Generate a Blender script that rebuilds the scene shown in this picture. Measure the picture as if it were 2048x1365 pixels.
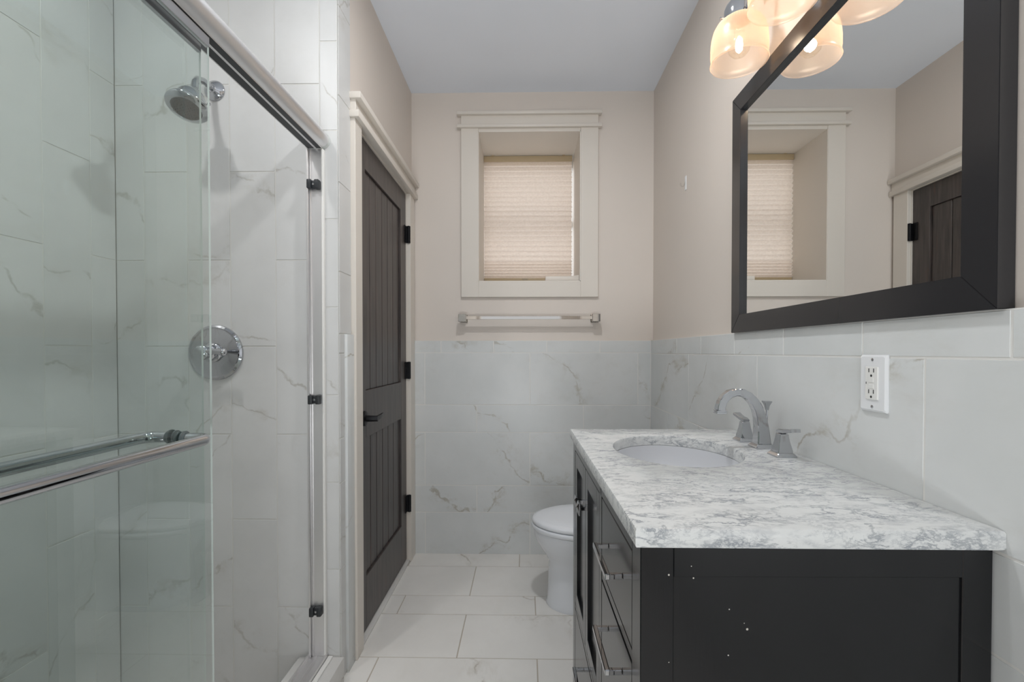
import bpy, bmesh, math, random
from mathutils import Vector, Matrix

for o in list(bpy.data.objects):
    bpy.data.objects.remove(o, do_unlink=True)
scene = bpy.context.scene
COL = scene.collection

# ------------------------------------------------------------------ camera
cam_d = bpy.data.cameras.new('camera')
cam_d.sensor_width = 36.0
cam_d.sensor_fit = 'HORIZONTAL'
cam_d.lens = 920.0 / 2048.0 * 36.0
cam_d.shift_x = -0.0043
cam_d.shift_y = 0.0162
cam_d.clip_start = 0.02
cam = bpy.data.objects.new('camera', cam_d)
COL.objects.link(cam)
cam.location = (0, 0, 1.16)
cam.rotation_euler = (math.radians(90 - 0.73), 0, math.radians(1.065))
scene.camera = cam

# ------------------------------------------------------------------ world, exposure, lights
scene.view_settings.view_transform = 'Standard'
scene.view_settings.look = 'None'
scene.view_settings.gamma = 1.0
scene.view_settings.use_curve_mapping = False
scene.view_settings.exposure = 0.66

world = bpy.data.worlds.new('world')
scene.world = world
world.use_nodes = True
bg = world.node_tree.nodes['Background']
bg.inputs['Color'].default_value = (0.93, 0.96, 1.0, 1)
bg.inputs['Strength'].default_value = 0.55


def area_light(name, loc, rot, sx, sy, power, color):
    d = bpy.data.lights.new(name, 'AREA')
    d.shape = 'RECTANGLE'
    d.size, d.size_y = sx, sy
    d.energy = power
    d.color = color
    o = bpy.data.objects.new(name, d)
    COL.objects.link(o)
    o.location = loc
    o.rotation_euler = rot
    return o


# daylight through the window, and an unseen fill lamp added beyond the doorway, aimed up to brighten the room
area_light('window_daylight', (0.02, 3.45, 2.05), (math.radians(-90), 0, 0), 0.8, 1.1, 3.0, (1.0, 0.96, 0.95))
area_light('added_fill_light', (-0.06, -1.62, 0.35), (math.radians(168), 0, 0), 1.0, 0.8, 33.0, (0.93, 0.97, 1.0))

CAN_POWER = 196.0       # emission strength of the ceiling downlights
BULB_POWER = 0.36       # watts of each vanity bulb

# ------------------------------------------------------------------ node helpers
def new_mat(name):
    m = bpy.data.materials.new(name)
    m.use_nodes = True
    return m, m.node_tree, m.node_tree.nodes['Principled BSDF']


def simple(name, col, rough=0.5, metal=0.0, coat=0.0, spec=0.5):
    m, nt, b = new_mat(name)
    b.inputs['Base Color'].default_value = (*col, 1)
    b.inputs['Roughness'].default_value = rough
    b.inputs['Metallic'].default_value = metal
    b.inputs['Coat Weight'].default_value = coat
    b.inputs['Specular IOR Level'].default_value = spec
    return m


class NT:
    def __init__(s, nt):
        s.nt = nt

    def n(s, typ, **kw):
        nd = s.nt.nodes.new(typ)
        for k, v in kw.items():
            setattr(nd, k, v)
        return nd

    def link(s, a, b):
        s.nt.links.new(a, b)

    def math(s, op, a, b=None, clamp=False):
        nd = s.n('ShaderNodeMath', operation=op)
        nd.use_clamp = clamp
        for i, v in enumerate((a, b)):
            if v is None:
                continue
            if isinstance(v, (int, float)):
                nd.inputs[i].default_value = v
            else:
                s.link(v, nd.inputs[i])
        return nd.outputs[0]

    def rng(s, v, a, b, c=0.0, d=1.0, smooth=True):
        nd = s.n('ShaderNodeMapRange')
        nd.interpolation_type = 'SMOOTHSTEP' if smooth else 'LINEAR'
        s.link(v, nd.inputs['Value'])
        for k, x in zip(('From Min', 'From Max', 'To Min', 'To Max'), (a, b, c, d)):
            nd.inputs[k].default_value = x
        return nd.outputs['Result']

    def noise(s, vec, scale, detail=4, rough=0.5, dist=0.0):
        nd = s.n('ShaderNodeTexNoise')
        if vec is not None:
            s.link(vec, nd.inputs['Vector'])
        nd.inputs['Scale'].default_value = scale
        nd.inputs['Detail'].default_value = detail
        nd.inputs['Roughness'].default_value = rough
        nd.inputs['Distortion'].default_value = dist
        return nd.outputs['Fac']

    def mix(s, fac, a, b):
        nd = s.n('ShaderNodeMix', data_type='RGBA')
        if isinstance(fac, (int, float)):
            nd.inputs[0].default_value = fac
        else:
            s.link(fac, nd.inputs[0])
        for i, v in ((6, a), (7, b)):
            if isinstance(v, tuple):
                nd.inputs[i].default_value = (*v, 1)
            else:
                s.link(v, nd.inputs[i])
        return nd.outputs[2]

    def mapping(s, vec, rot=(0, 0, 0), scale=(1, 1, 1), loc=(0, 0, 0)):
        nd = s.n('ShaderNodeMapping')
        s.link(vec, nd.inputs['Vector'])
        nd.inputs['Rotation'].default_value = rot
        nd.inputs['Scale'].default_value = scale
        nd.inputs['Location'].default_value = loc
        return nd.outputs[0]

    def bump(s, h, strength, dist, bsdf):
        nd = s.n('ShaderNodeBump')
        nd.inputs['Strength'].default_value = strength
        nd.inputs['Distance'].default_value = dist
        s.link(h, nd.inputs['Height'])
        s.link(nd.outputs[0], bsdf.inputs['Normal'])


def tile_marble(name, base, base2, vein, smudge, rough, vscale=2.5, vein_amt=0.9, smudge_amt=0.65):
    m, nt, b = new_mat(name)
    N = NT(nt)
    tc = N.n('ShaderNodeTexCoord')
    at = N.n('ShaderNodeAttribute', attribute_name='tile_rnd')
    add = N.n('ShaderNodeVectorMath', operation='MULTIPLY_ADD')
    N.link(at.outputs['Vector'], add.inputs[0])
    add.inputs[1].default_value = (9, 9, 9)
    N.link(tc.outputs['Object'], add.inputs[2])
    p = add.outputs[0]
    q = N.mapping(p, (0.5, 0.62, 0.55), (1.0, 0.5, 1.2))
    wob = N.noise(p, 12.0, 4, 0.6)
    bend = N.noise(p, vscale, 3, 0.5)
    sx = N.n('ShaderNodeSeparateXYZ')
    N.link(p, sx.inputs[0])
    sr = N.n('ShaderNodeSeparateXYZ')
    N.link(at.outputs['Vector'], sr.inputs[0])
    flip = N.math('SUBTRACT', N.math('MULTIPLY', N.math('GREATER_THAN', sr.outputs[0], 0.35), 2.0), 1.0)
    t = N.math('ADD', N.math('MULTIPLY', sx.outputs[0], 1.15), N.math('MULTIPLY', sx.outputs[1], 1.0))
    t = N.math('ADD', t, N.math('MULTIPLY', N.math('MULTIPLY', sx.outputs[2], 1.75), flip))
    t = N.math('ADD', t, N.math('MULTIPLY', bend, 0.95))
    t = N.math('ADD', t, N.math('MULTIPLY', wob, 0.17))
    dv = N.math('ABSOLUTE', N.math('SUBTRACT', N.math('FRACT', t), 0.5))
    ridge = N.rng(dv, 0.0, 0.016, 1.0, 0.0)
    wide = N.rng(dv, 0.0, 0.12, 1.0, 0.0)
    mask = N.rng(N.noise(p, 2.4, 2, 0.5), 0.34, 0.52)
    brk = N.rng(N.noise(p, 16.0, 3, 0.6), 0.36, 0.60)
    v = N.math('MULTIPLY', N.math('MULTIPLY', ridge, mask), brk)
    sm = N.rng(N.noise(q, 14.0, 8, 0.68, 0.3), 0.46, 0.72)
    mask2 = N.rng(N.noise(p, 2.7, 3, 0.5), 0.40, 0.56)
    s2 = N.math('MULTIPLY', N.math('MULTIPLY', sm, mask2), N.math('ADD', N.math('MULTIPLY', wide, 0.85), 0.15))
    cloud = N.rng(N.noise(p, 4.0, 4, 0.55), 0.3, 0.7)
    c = N.mix(cloud, base, base2)
    c = N.mix(N.math('MULTIPLY', s2, smudge_amt), c, smudge)
    c = N.mix(N.math('MULTIPLY', v, vein_amt), c, vein)
    N.link(c, b.inputs['Base Color'])
    b.inputs['Roughness'].default_value = rough
    b.inputs['Specular IOR Level'].default_value = 0.3
    N.bump(N.noise(p, 14, 2, 0.5), 0.02, 0.01, b)
    return m


M = {}
M['tile'] = tile_marble('shower_wall_tile', (.610, .610, .600), (.655, .655, .645), (.46, .445, .41), (.50, .48, .44), 0.36)
M['wains'] = tile_marble('wainscot_tile', (.635, .652, .645), (.685, .697, .69), (.42, .395, .34), (.45, .42, .35), 0.30, smudge_amt=0.95)
M['floor'] = tile_marble('floor_tile', (.79, .77, .735), (.84, .82, .785), (.48, .44, .38), (.56, .52, .45), 0.36, smudge_amt=0.5)
M['curb'] = tile_marble('curb_marble', (.70, .69, .66), (.62, .61, .59), (.42, .40, .36), (.48, .46, .41), 0.2)
M['grout'] = simple('grout', (.66, .65, .62), 0.85)
M['grout_floor'] = simple('floor_grout', (.50, .45, .38), 0.85)


def paint(name, col, rough, bscale=260, bstr=0.05):
    m, nt, b = new_mat(name)
    N = NT(nt)
    tc = N.n('ShaderNodeTexCoord')
    big = N.noise(tc.outputs['Object'], 1.7, 2, 0.5)
    c = N.mix(N.rng(big, .3, .7), tuple(x * .985 for x in col), tuple(min(1, x * 1.015) for x in col))
    N.link(c, b.inputs['Base Color'])
    b.inputs['Roughness'].default_value = rough
    N.bump(N.noise(tc.outputs['Object'], bscale, 2, 0.5), bstr, 0.002, b)
    return m


M['wall'] = paint('beige_wall_paint', (.70, .635, .575), 0.6)
M['ceil'] = paint('ceiling_paint', (.80, .845, .915), 0.8)
M['trim'] = paint('cream_trim_paint', (.715, .665, .60), 0.35, 90, 0.03)
M['reveal'] = paint('window_reveal_paint', (.74, .695, .635), 0.55)


def carrara():
    m, nt, b = new_mat('carrara_marble')
    N = NT(nt)
    tc = N.n('ShaderNodeTexCoord')
    p = tc.outputs['Object']
    q = N.mapping(p, (0.25, 0.2, 0.30), (0.75, 1.5, 1.5))
    n1 = N.noise(q, 22.0, 8, 0.66, 0.35)
    ridge = N.rng(N.math('ABSOLUTE', N.math('SUBTRACT', n1, 0.5)), 0.0, 0.045, 1.0, 0.0)
    n2 = N.noise(q, 58.0, 6, 0.65, 0.3)
    r2 = N.rng(N.math('ABSOLUTE', N.math('SUBTRACT', n2, 0.5)), 0.0, 0.05, 1.0, 0.0)
    mask = N.rng(N.noise(q, 11, 4, 0.58, 0.2), 0.40, 0.60)
    mask2 = N.rng(N.noise(q, 15.0, 3, 0.55), 0.42, 0.60)
    cl = N.rng(N.noise(q, 30, 7, 0.66, 0.3), 0.45, 0.68)
    c = N.mix(N.math('MULTIPLY', cl, 0.50), (.69, .70, .69), (.46, .475, .49))
    c = N.mix(N.math('MULTIPLY', N.math('MULTIPLY', r2, mask2), 0.55), c, (.36, .38, .405))
    c = N.mix(N.math('MULTIPLY', N.math('MULTIPLY', ridge, mask), 0.8), c, (.23, .25, .28))
    N.link(c, b.inputs['Base Color'])
    b.inputs['Roughness'].default_value = 0.2
    return m


M['carrara'] = carrara()


def door_wood():
    m, nt, b = new_mat('espresso_door_wood')
    N = NT(nt)
    tc = N.n('ShaderNodeTexCoord')
    p = N.mapping(tc.outputs['Object'], (0, 0, 0), (9, 9, 0.7))
    g = N.noise(p, 5.0, 6, 0.6, 0.8)
    w = N.rng(N.noise(N.mapping(tc.outputs['Object'], (0, 0, 0), (14, 14, 2.0)), 2.2, 5, 0.65), 0.60, 0.76)
    c = N.mix(N.rng(g, .3, .7), (.034, .028, .027), (.078, .063, .057))
    c = N.mix(N.math('MULTIPLY', w, 0.55), c, (.11, .040, .026))
    N.link(c, b.inputs['Base Color'])
    b.inputs['Roughness'].default_value = 0.36
    N.bump(g, 0.12, 0.002, b)
    return m


M['door'] = door_wood()
M['black_metal'] = simple('black_bronze_hardware', (.012, .012, .014), 0.4, 0.6)
M['chrome'] = simple('polished_chrome', (.52, .53, .55), 0.05, 1.0)
M['chrome_soft'] = simple('satin_chrome', (.62, .62, .63), 0.18, 1.0)
M['alu'] = simple('bright_aluminium', (.78, .77, .77), 0.38, 1.0)
M['nickel_bar'] = simple('polished_nickel', (.60, .58, .55), 0.05, 1.0)
M['porcelain'] = simple('white_porcelain', (.80, .82, .855), 0.08, 0, 0.3)
M['sink_white'] = simple('white_sink_ceramic', (.67, .68, .705), 0.1)
M['plastic_white'] = simple('white_plastic', (.78, .79, .80), 0.3)
M['plastic_cream'] = simple('warm_white_plastic', (.78, .775, .75), 0.3)
M['slot_dark'] = simple('dark_slot', (.02, .02, .02), 0.7)
M['bumper'] = simple('grey_black_bumper', (.018, .021, .024), 0.45)
M['rubber_grey'] = simple('spray_face_rubber', (.10, .105, .105), 0.5)
M['gold_rail'] = simple('tan_headrail', (.52, .41, .26), 0.4)
M['caulk'] = simple('white_caulk', (.75, .74, .71), 0.5)
M['gasket'] = simple('grey_gasket', (.08, .10, .10), 0.35)
M['endcap'] = simple('pale_end_cap', (.60, .63, .61), 0.3)


def black_paint():
    m, nt, b = new_mat('black_vanity_paint')
    N = NT(nt)
    tc = N.n('ShaderNodeTexCoord')
    g = N.noise(N.mapping(tc.outputs['Object'], (0, 0, 0), (60, 60, 4)), 6.0, 3, 0.5)
    c = N.mix(g, (.005, .0054, .0064), (.0075, .0078, .009))
    # small paint chips showing the pale wood
    base = c
    flat = N.mapping(tc.outputs['Object'], (0, 0, 0), (1, 0, 1))
    for (x, z, r) in ((.2186, .8207, .0016), (.2527, .8341, .0009), (.2573, .8142, .0014), (.3121, .7663, .0011), (.3396, .7358, .0020), (.335, .745, .0008), (.311, .6955, .0012), (.2192, .6866, .0009)):
        d = N.n('ShaderNodeVectorMath', operation='DISTANCE')
        N.link(flat, d.inputs[0])
        d.inputs[1].default_value = (x - .444, 0.0, z)
        base = N.mix(N.rng(d.outputs['Value'], r * .7, r, 1.0, 0.0), base, (.55, .52, .46))
    N.link(base, b.inputs['Base Color'])
    b.inputs['Roughness'].default_value = 0.17
    N.bump(g, 0.03, 0.001, b)
    return m


M['vanity'] = black_paint()
M['mframe'] = simple('black_mirror_frame_paint', (.026, .026, .028), 0.2)


def glass_pane_mat(name, tint, ior=1.5):
    m = bpy.data.materials.new(name)
    m.use_nodes = True
    nt = m.node_tree
    nt.nodes.clear()
    N = NT(nt)
    out = N.n('ShaderNodeOutputMaterial')
    fr = N.n('ShaderNodeFresnel')
    fr.inputs['IOR'].default_value = ior
    geo = N.n('ShaderNodeNewGeometry')
    f = N.math('MULTIPLY', N.math('MULTIPLY', fr.outputs[0], 1.9), N.math('SUBTRACT', 1.0, geo.outputs['Backfacing']), True)
    tr = N.n('ShaderNodeBsdfTransparent')
    tr.inputs[0].default_value = (*tint, 1)
    gl = N.n('ShaderNodeBsdfGlossy')
    gl.inputs['Roughness'].default_value = 0.0
    mx = N.n('ShaderNodeMixShader')
    N.link(f, mx.inputs[0])
    N.link(tr.outputs[0], mx.inputs[1])
    N.link(gl.outputs[0], mx.inputs[2])
    N.link(mx.outputs[0], out.inputs[0])
    return m


M['shower_glass'] = glass_pane_mat('green_tinted_glass', (.947, .977, .968))
M['clear_glass'] = glass_pane_mat('clear_window_glass', (.97, .98, .98))
M['clear_plastic'] = glass_pane_mat('clear_plastic', (.93, .93, .92))
M['glass_edge'] = simple('polished_glass_edge', (.62, .65, .62), 0.15)


def mirror_mat():
    m, nt, b = new_mat('silvered_mirror')
    b.inputs['Base Color'].default_value = (.90, .91, .90, 1)
    b.inputs['Metallic'].default_value = 1.0
    b.inputs['Roughness'].default_value = 0.0
    return m


M['mirror'] = mirror_mat()


def emit(name, col, strength):
    m = bpy.data.materials.new(name)
    m.use_nodes = True
    nt = m.node_tree
    nt.nodes.clear()
    e = nt.nodes.new('ShaderNodeEmission')
    e.inputs[0].default_value = (*col, 1)
    e.inputs[1].default_value = strength
    o = nt.nodes.new('ShaderNodeOutputMaterial')
    nt.links.new(e.outputs[0], o.inputs[0])
    return m


M['can_lens'] = emit('downlight_lens', (.97, .985, 1.0), CAN_POWER)
M['can_lens_dim'] = emit('shower_downlight_lens', (.99, .985, .98), CAN_POWER * 1.0)
M['filament'] = emit('glowing_filament', (1.0, .86, .66), 16.0)


def shade_glass():
    m = bpy.data.materials.new('prismatic_lamp_glass')
    m.use_nodes = True
    nt = m.node_tree
    nt.nodes.clear()
    N = NT(nt)
    out = N.n('ShaderNodeOutputMaterial')
    tr = N.n('ShaderNodeBsdfTransparent')
    tr.inputs[0].default_value = (.97, .94, .90, 1)
    tl = N.n('ShaderNodeBsdfTranslucent')
    tl.inputs[0].default_value = (.97, .72, .54, 1)
    df = N.n('ShaderNodeBsdfDiffuse')
    df.inputs[0].default_value = (.90, .71, .55, 1)
    gl = N.n('ShaderNodeBsdfGlossy')
    gl.inputs['Roughness'].default_value = 0.3
    lw = N.n('ShaderNodeLayerWeight')
    lw.inputs[0].default_value = 0.35
    m1 = N.n('ShaderNodeMixShader')
    m1.inputs[0].default_value = 0.35
    N.link(tl.outputs[0], m1.inputs[1])
    N.link(df.outputs[0], m1.inputs[2])
    m2 = N.n('ShaderNodeMixShader')
    N.link(N.rng(lw.outputs['Facing'], 0.0, 0.9, 0.42, 0.8), m2.inputs[0])
    N.link(tr.outputs[0], m2.inputs[1])
    N.link(m1.outputs[0], m2.inputs[2])
    m3 = N.n('ShaderNodeMixShader')
    m3.inputs[0].default_value = 0.035
    N.link(m2.outputs[0], m3.inputs[1])
    N.link(gl.outputs[0], m3.inputs[2])
    N.link(m3.outputs[0], out.inputs[0])
    return m


M['shade'] = shade_glass()
M['bulb'] = glass_pane_mat('clear_bulb_glass', (.99, .97, .93), 1.3)


def blind_fabric():
    m = bpy.data.materials.new('cellular_shade_fabric')
    m.use_nodes = True
    nt = m.node_tree
    nt.nodes.clear()
    N = NT(nt)
    out = N.n('ShaderNodeOutputMaterial')
    tc = N.n('ShaderNodeTexCoord')
    f = N.rng(N.noise(N.mapping(tc.outputs['Object'], (0, 0, 0), (1, 1, 1.6)), 70, 4, 0.6), .3, .7)
    c = N.mix(f, (.76, .68, .61), (.83, .75, .68))
    tl = N.n('ShaderNodeBsdfTranslucent')
    df = N.n('ShaderNodeBsdfDiffuse')
    N.link(c, tl.inputs[0])
    N.link(c, df.inputs[0])
    mx = N.n('ShaderNodeMixShader')
    mx.inputs[0].default_value = 0.5
    N.link(tl.outputs[0], mx.inputs[1])
    N.link(df.outputs[0], mx.inputs[2])
    N.link(mx.outputs[0], out.inputs[0])
    return m


M['fabric'] = blind_fabric()

# ------------------------------------------------------------------ mesh helpers
class MB:
    def __init__(s):
        s.bm = bmesh.new()

    def box(s, x0, x1, y0, y1, z0, z1, bev=0.0, seg=2, mat=0):
        r = bmesh.ops.create_cube(s.bm, size=1.0)
        vs = r['verts']
        for v in vs:
            v.co = Vector((x0 + (v.co.x + .5) * (x1 - x0), y0 + (v.co.y + .5) * (y1 - y0), z0 + (v.co.z + .5) * (z1 - z0)))
        fs = {f for v in vs for f in v.link_faces}
        for f in fs:
            f.material_index = mat
        if bev > 0:
            es = list({e for v in vs for e in v.link_edges})
            bmesh.ops.bevel(s.bm, geom=es, offset=bev, segments=seg, profile=0.5, affect='EDGES')
        return s

    def rings(s, rings, cap0=True, cap1=True, closed=True, mat=0):
        vr = [[s.bm.verts.new(p) for p in r] for r in rings]
        n = len(vr[0])
        for a, b in zip(vr[:-1], vr[1:]):
            for i in range(n if closed else n - 1):
                j = (i + 1) % n
                f = s.bm.faces.new((a[i], a[j], b[j], b[i]))
                f.material_index = mat
        if cap0:
            s.bm.faces.new(list(reversed(vr[0]))).material_index = mat
        if cap1:
            s.bm.faces.new(vr[-1]).material_index = mat
        return s

    def lathe(s, prof, c, axis=(0, 0, 1), n=32, cap0=True, cap1=True, mat=0):
        """prof: list of (radius, distance along axis)"""
        ax = Vector(axis).normalized()
        u = ax.orthogonal().normalized()
        w = ax.cross(u)
        c = Vector(c)
        rings = []
        for r, h in prof:
            rings.append([c + ax * h + (u * math.cos(t) + w * math.sin(t)) * max(r, 1e-5) for t in [2 * math.pi * i / n for i in range(n)]])
        return s.rings(rings, cap0, cap1, True, mat)

    def cyl(s, a, b, r, n=20, mat=0):
        a, b = Vector(a), Vector(b)
        L = (b - a).length
        return s.lathe([(r, 0), (r, L)], a, b - a, n, mat=mat)

    def tube(s, pts, r, n=14, mat=0):
        pts = [Vector(p) for p in pts]
        rings = []
        prev = None
        for i, p in enumerate(pts):
            t = (pts[min(i + 1, len(pts) - 1)] - pts[max(i - 1, 0)]).normalized()
            if prev is None:
                u = t.orthogonal().normalized()
            else:
                u = (prev - t * prev.dot(t)).normalized()
            prev = u
            w = t.cross(u)
            rr = r[i] if isinstance(r, (list, tuple)) else r
            rings.append([p + (u * math.cos(a) + w * math.sin(a)) * rr for a in [2 * math.pi * k / n for k in range(n)]])
        return s.rings(rings, mat=mat)

    def sweep_rect(s, pts, side, ws, hs, ch=0.12, mat=0):
        """chamfered rectangle swept along pts in a plane; side = constant side vector, ws = half width along side, hs = half thickness"""
        pts = [Vector(p) for p in pts]
        sv = Vector(side).normalized()
        rings = []
        for i, p in enumerate(pts):
            t = (pts[min(i + 1, len(pts) - 1)] - pts[max(i - 1, 0)]).normalized()
            nrm = t.cross(sv).normalized()
            w, h = ws[i], hs[i]
            c = min(w, h) * ch * 2
            prof = [(-w + c, -h), (w - c, -h), (w, -h + c), (w, h - c), (w - c, h), (-w + c, h), (-w, h - c), (-w, -h + c)]
            rings.append([p + sv * a + nrm * b for a, b in prof])
        return s.rings(rings, mat=mat)

    def prism(s, poly, axis, a0, a1, mat=0):
        """poly: list of 2D points in the plane normal to axis ('x': (y,z), 'y': (x,z), 'z': (x,y))"""
        def mk(p, a):
            if axis == 'x':
                return Vector((a, p[0], p[1]))
            if axis == 'y':
                return Vector((p[0], a, p[1]))
            return Vector((p[0], p[1], a))
        return s.rings([[mk(p, a0) for p in poly], [mk(p, a1) for p in poly]], mat=mat)

    def done(s, angle=35):
        bmesh.ops.recalc_face_normals(s.bm, faces=s.bm.faces)
        return s.bm


ORIGIN = {}


def link_mesh(name, bm, mats, parent=None, smooth=True, angle=35, props=None):
    me = bpy.data.meshes.new(name)
    if isinstance(bm, MB):
        bm = bm.done()
    if parent is not None:
        off = ORIGIN.get(parent.name, Vector((0, 0, 0)))
        for v in bm.verts:
            v.co -= off
    bm.to_mesh(me)
    bm.free()
    for m in (mats if isinstance(mats, (list, tuple)) else [mats]):
        me.materials.append(m)
    if smooth:
        me.shade_smooth()
        me.set_sharp_from_angle(angle=math.radians(angle))
    o = bpy.data.objects.new(name, me)
    COL.objects.link(o)
    if parent is not None:
        o.parent = parent
        ORIGIN[o.name] = ORIGIN.get(parent.name, Vector((0, 0, 0)))
    else:
        ORIGIN[o.name] = Vector((0, 0, 0))
    for k, v in (props or {}).items():
        o[k] = v
    return o


def thing(name, label, cat, loc, group=None, rotz=0.0):
    o = bpy.data.objects.new(name, None)
    o.empty_display_size = 0.05
    COL.objects.link(o)
    o.location = loc
    o.rotation_euler = (0, 0, rotz)
    ORIGIN[o.name] = Vector(loc)
    o['label'] = label
    o['category'] = cat
    if group:
        o['group'] = group
    return o


def struct(name, bm, mats, parent=None, **kw):
    o = link_mesh(name, bm, mats, parent, **kw)
    if parent is None:
        o['kind'] = 'structure'
    return o


def label(o, text):
    o['label'] = text
    return o


# ------------------------------------------------------------------ tiles
rng = random.Random(7)


def tile_mesh(name, rects, fn, mats, parent=None, gap=0.003, ch=0.0012, dep=0.003, thick=0.004):
    """rects: (u0,u1,v0,v1); fn(u,v,d) -> world point, d = depth out of the surface (0 = tile face, negative = behind)"""
    bm = bmesh.new()
    lay = bm.faces.layers.float_vector.new('tile_rnd')
    U0 = min(r[0] for r in rects); U1 = max(r[1] for r in rects)
    V0 = min(r[2] for r in rects); V1 = max(r[3] for r in rects)
    # grout bed
    for (a, b, c, d) in rects:
        g = [bm.verts.new(fn(u, v, -0.0014)) for u, v in ((a, c), (b, c), (b, d), (a, d))]
        f = bm.faces.new(g)
        f.material_index = 1
    for (a, b, c, d) in rects:
        r = Vector((rng.random(), rng.random(), rng.random()))
        h = gap / 2
        o = [bm.verts.new(fn(u, v, -dep)) for u, v in ((a + h, c + h), (b - h, c + h), (b - h, d - h), (a + h, d - h))]
        h2 = h + ch
        i = [bm.verts.new(fn(u, v, 0)) for u, v in ((a + h2, c + h2), (b - h2, c + h2), (b - h2, d - h2), (a + h2, d - h2))]
        fs = [bm.faces.new(i)]
        for k in range(4):
            fs.append(bm.faces.new((o[k], o[(k + 1) % 4], i[(k + 1) % 4], i[k])))
        for f in fs:
            f[lay] = r
            f.material_index = 0
    # orient outward
    n0 = (fn(U0, V0, 1) - fn(U0, V0, 0)).normalized()
    for f in bm.faces:
        f.normal_update()
        if f.normal.dot(n0) < 0:
            f.normal_flip()
    return struct(name, bm, mats, parent, smooth=False)


def rows_to_rects(rows, u0, u1):
    """rows: list of (v0, v1, [seams])"""
    out = []
    for v0, v1, seams in rows:
        us = [u0] + sorted(x for x in seams if u0 + .004 < x < u1 - .004) + [u1]
        out += [(a, b, v0, v1) for a, b in zip(us[:-1], us[1:])]
    return out


def seam_list(first, pitch, lo, hi):
    k0 = math.floor((lo - first) / pitch) - 1
    k1 = math.ceil((hi - first) / pitch) + 1
    return [first + k * pitch for k in range(k0, k1 + 1)]


# ------------------------------------------------------------------ key dimensions
XR, XRP = 0.712, 0.728      # right wall: tile face, painted face
XL = -0.648                 # left wall face
YB, YBT = 2.63, 2.615       # back wall: painted face, tile face
ZC = 2.634                  # ceiling
YE = 1.59                   # shower end wall
XS = -1.432                 # shower left wall
YN = 0.03                   # shower near wall
YF = -1.05                  # wall behind the camera
ZW = 1.2235                 # top of the tile wainscot
WX0, WX1, WZ0, WZ1 = -0.2655, 0.3140, 1.559, 2.407   # window opening
T = 0.12

# floor (tiles + screed)
fl = struct('floor', MB().box(-.792, XRP + T, YF - T, YB + 0.1, -0.15, -0.0035).box(XS - T, -.792, YF - T, YB + .1, -.15, -.0635), M['grout_floor'], smooth=False)
ys = [2.465, 2.1668, 2.0103, 1.7225]
rows = [(2.465, YBT + .01, seam_list(-.03, .603, -1, 1)),
        (2.1668, 2.465, seam_list(-.2625, .603, -1, 1)),
        (2.0103, 2.1668, [-.567, .0476, .65]),
        (1.7225, 2.0103, seam_list(-.2585, .603, -1, 1)),
        (1.567, 1.7225, [-.555, .046, .65])]
y = 1.567
k = 0
while y > YF:
    h = .288 if k % 2 == 0 else .1555
    rows.append((max(y - h, YF), y, seam_list(-.26 if k % 2 == 0 else .047, .603, -1, 1)))
    y -= h
    k += 1
tile_mesh('tile_surface', rows_to_rects(rows, -0.66, XR), lambda u, v, d: Vector((u, v, d)), [M['floor'], M['grout_floor']], fl)
# shower pan
rows = [(YN + i * .0525, YN + (i + 1) * .0525, seam_list(-1.4, .0525, -1.5, -.7)) for i in range(30) if YN + i * .0525 < YE]
rows = [(a, min(b, YE), s) for a, b, s in rows]
tile_mesh('shower_pan', rows_to_rects(rows, XS, -0.79), lambda u, v, d: Vector((u, v, -0.06 + d)), [M['floor'], M['grout_floor']], fl)

# ceiling
struct('ceiling', MB().box(XS - T, XRP + T, YF - T, YB + 0.1, ZC, ZC + 0.1), M['ceil'], smooth=False)

# back wall with the deep window opening
bm = MB()
D = 0.46
bm.box(XS - T, WX0, YB, YB + D, 0, ZC).box(WX1, XRP + T, YB, YB + D, 0, ZC)
bm.box(WX0, WX1, YB, YB + D, 0, WZ0).box(WX0, WX1, YB, YB + D, WZ1, ZC)
wb = struct('wall_back', bm, M['wall'], smooth=False)
w_rows = [(1.1543, ZW, seam_list(-.479, .3015, -1, 1)),
          (.857, 1.1543, [-.571, .0285, .6395]),
          (.6996, .857, [-.275, .332]),
          (.3954, .6996, [-.571, .0285, .6395]),
          (.2401, .3954, [-.275, .332]),
          (0.0, .2401, [-.571, .0285, .6395])]
wt = tile_mesh('tile_wainscot', rows_to_rects(w_rows, XL, XR), lambda u, v, d: Vector((u, YBT - d, v)), [M['wains'], M['grout']], wb)
link_mesh('tile_ledge', MB().box(XL, XRP, YBT + .001, YB, 0.0, ZW), M['caulk'], wb, smooth=False)

# right wall
wr = struct('wall_right', MB().box(XRP, XRP + T, YF - T, YB, 0, ZC), M['wall'], smooth=False)
w_rows_r = [(1.1495, ZW, seam_list(1.5785, .2972, -1.3, 2.7)),
            (.857, 1.1495, seam_list(1.4236, .5915, -1.3, 2.7)),
            (.6996, .857, seam_list(1.72, .5915, -1.3, 2.7)),
            (.3954, .6996, seam_list(1.4236, .5915, -1.3, 2.7)),
            (.2401, .3954, seam_list(1.72, .5915, -1.3, 2.7)),
            (0.0, .2401, seam_list(1.4236, .5915, -1.3, 2.7))]
tile_mesh('tile_wainscot', rows_to_rects(w_rows_r, YF, YBT), lambda u, v, d: Vector((XR - d, u, v)), [M['wains'], M['grout']], wr)
link_mesh('tile_ledge', MB().box(XR + .001, XRP, YF, YB, 0.0, ZW), M['caulk'], wr, smooth=False)

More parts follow.
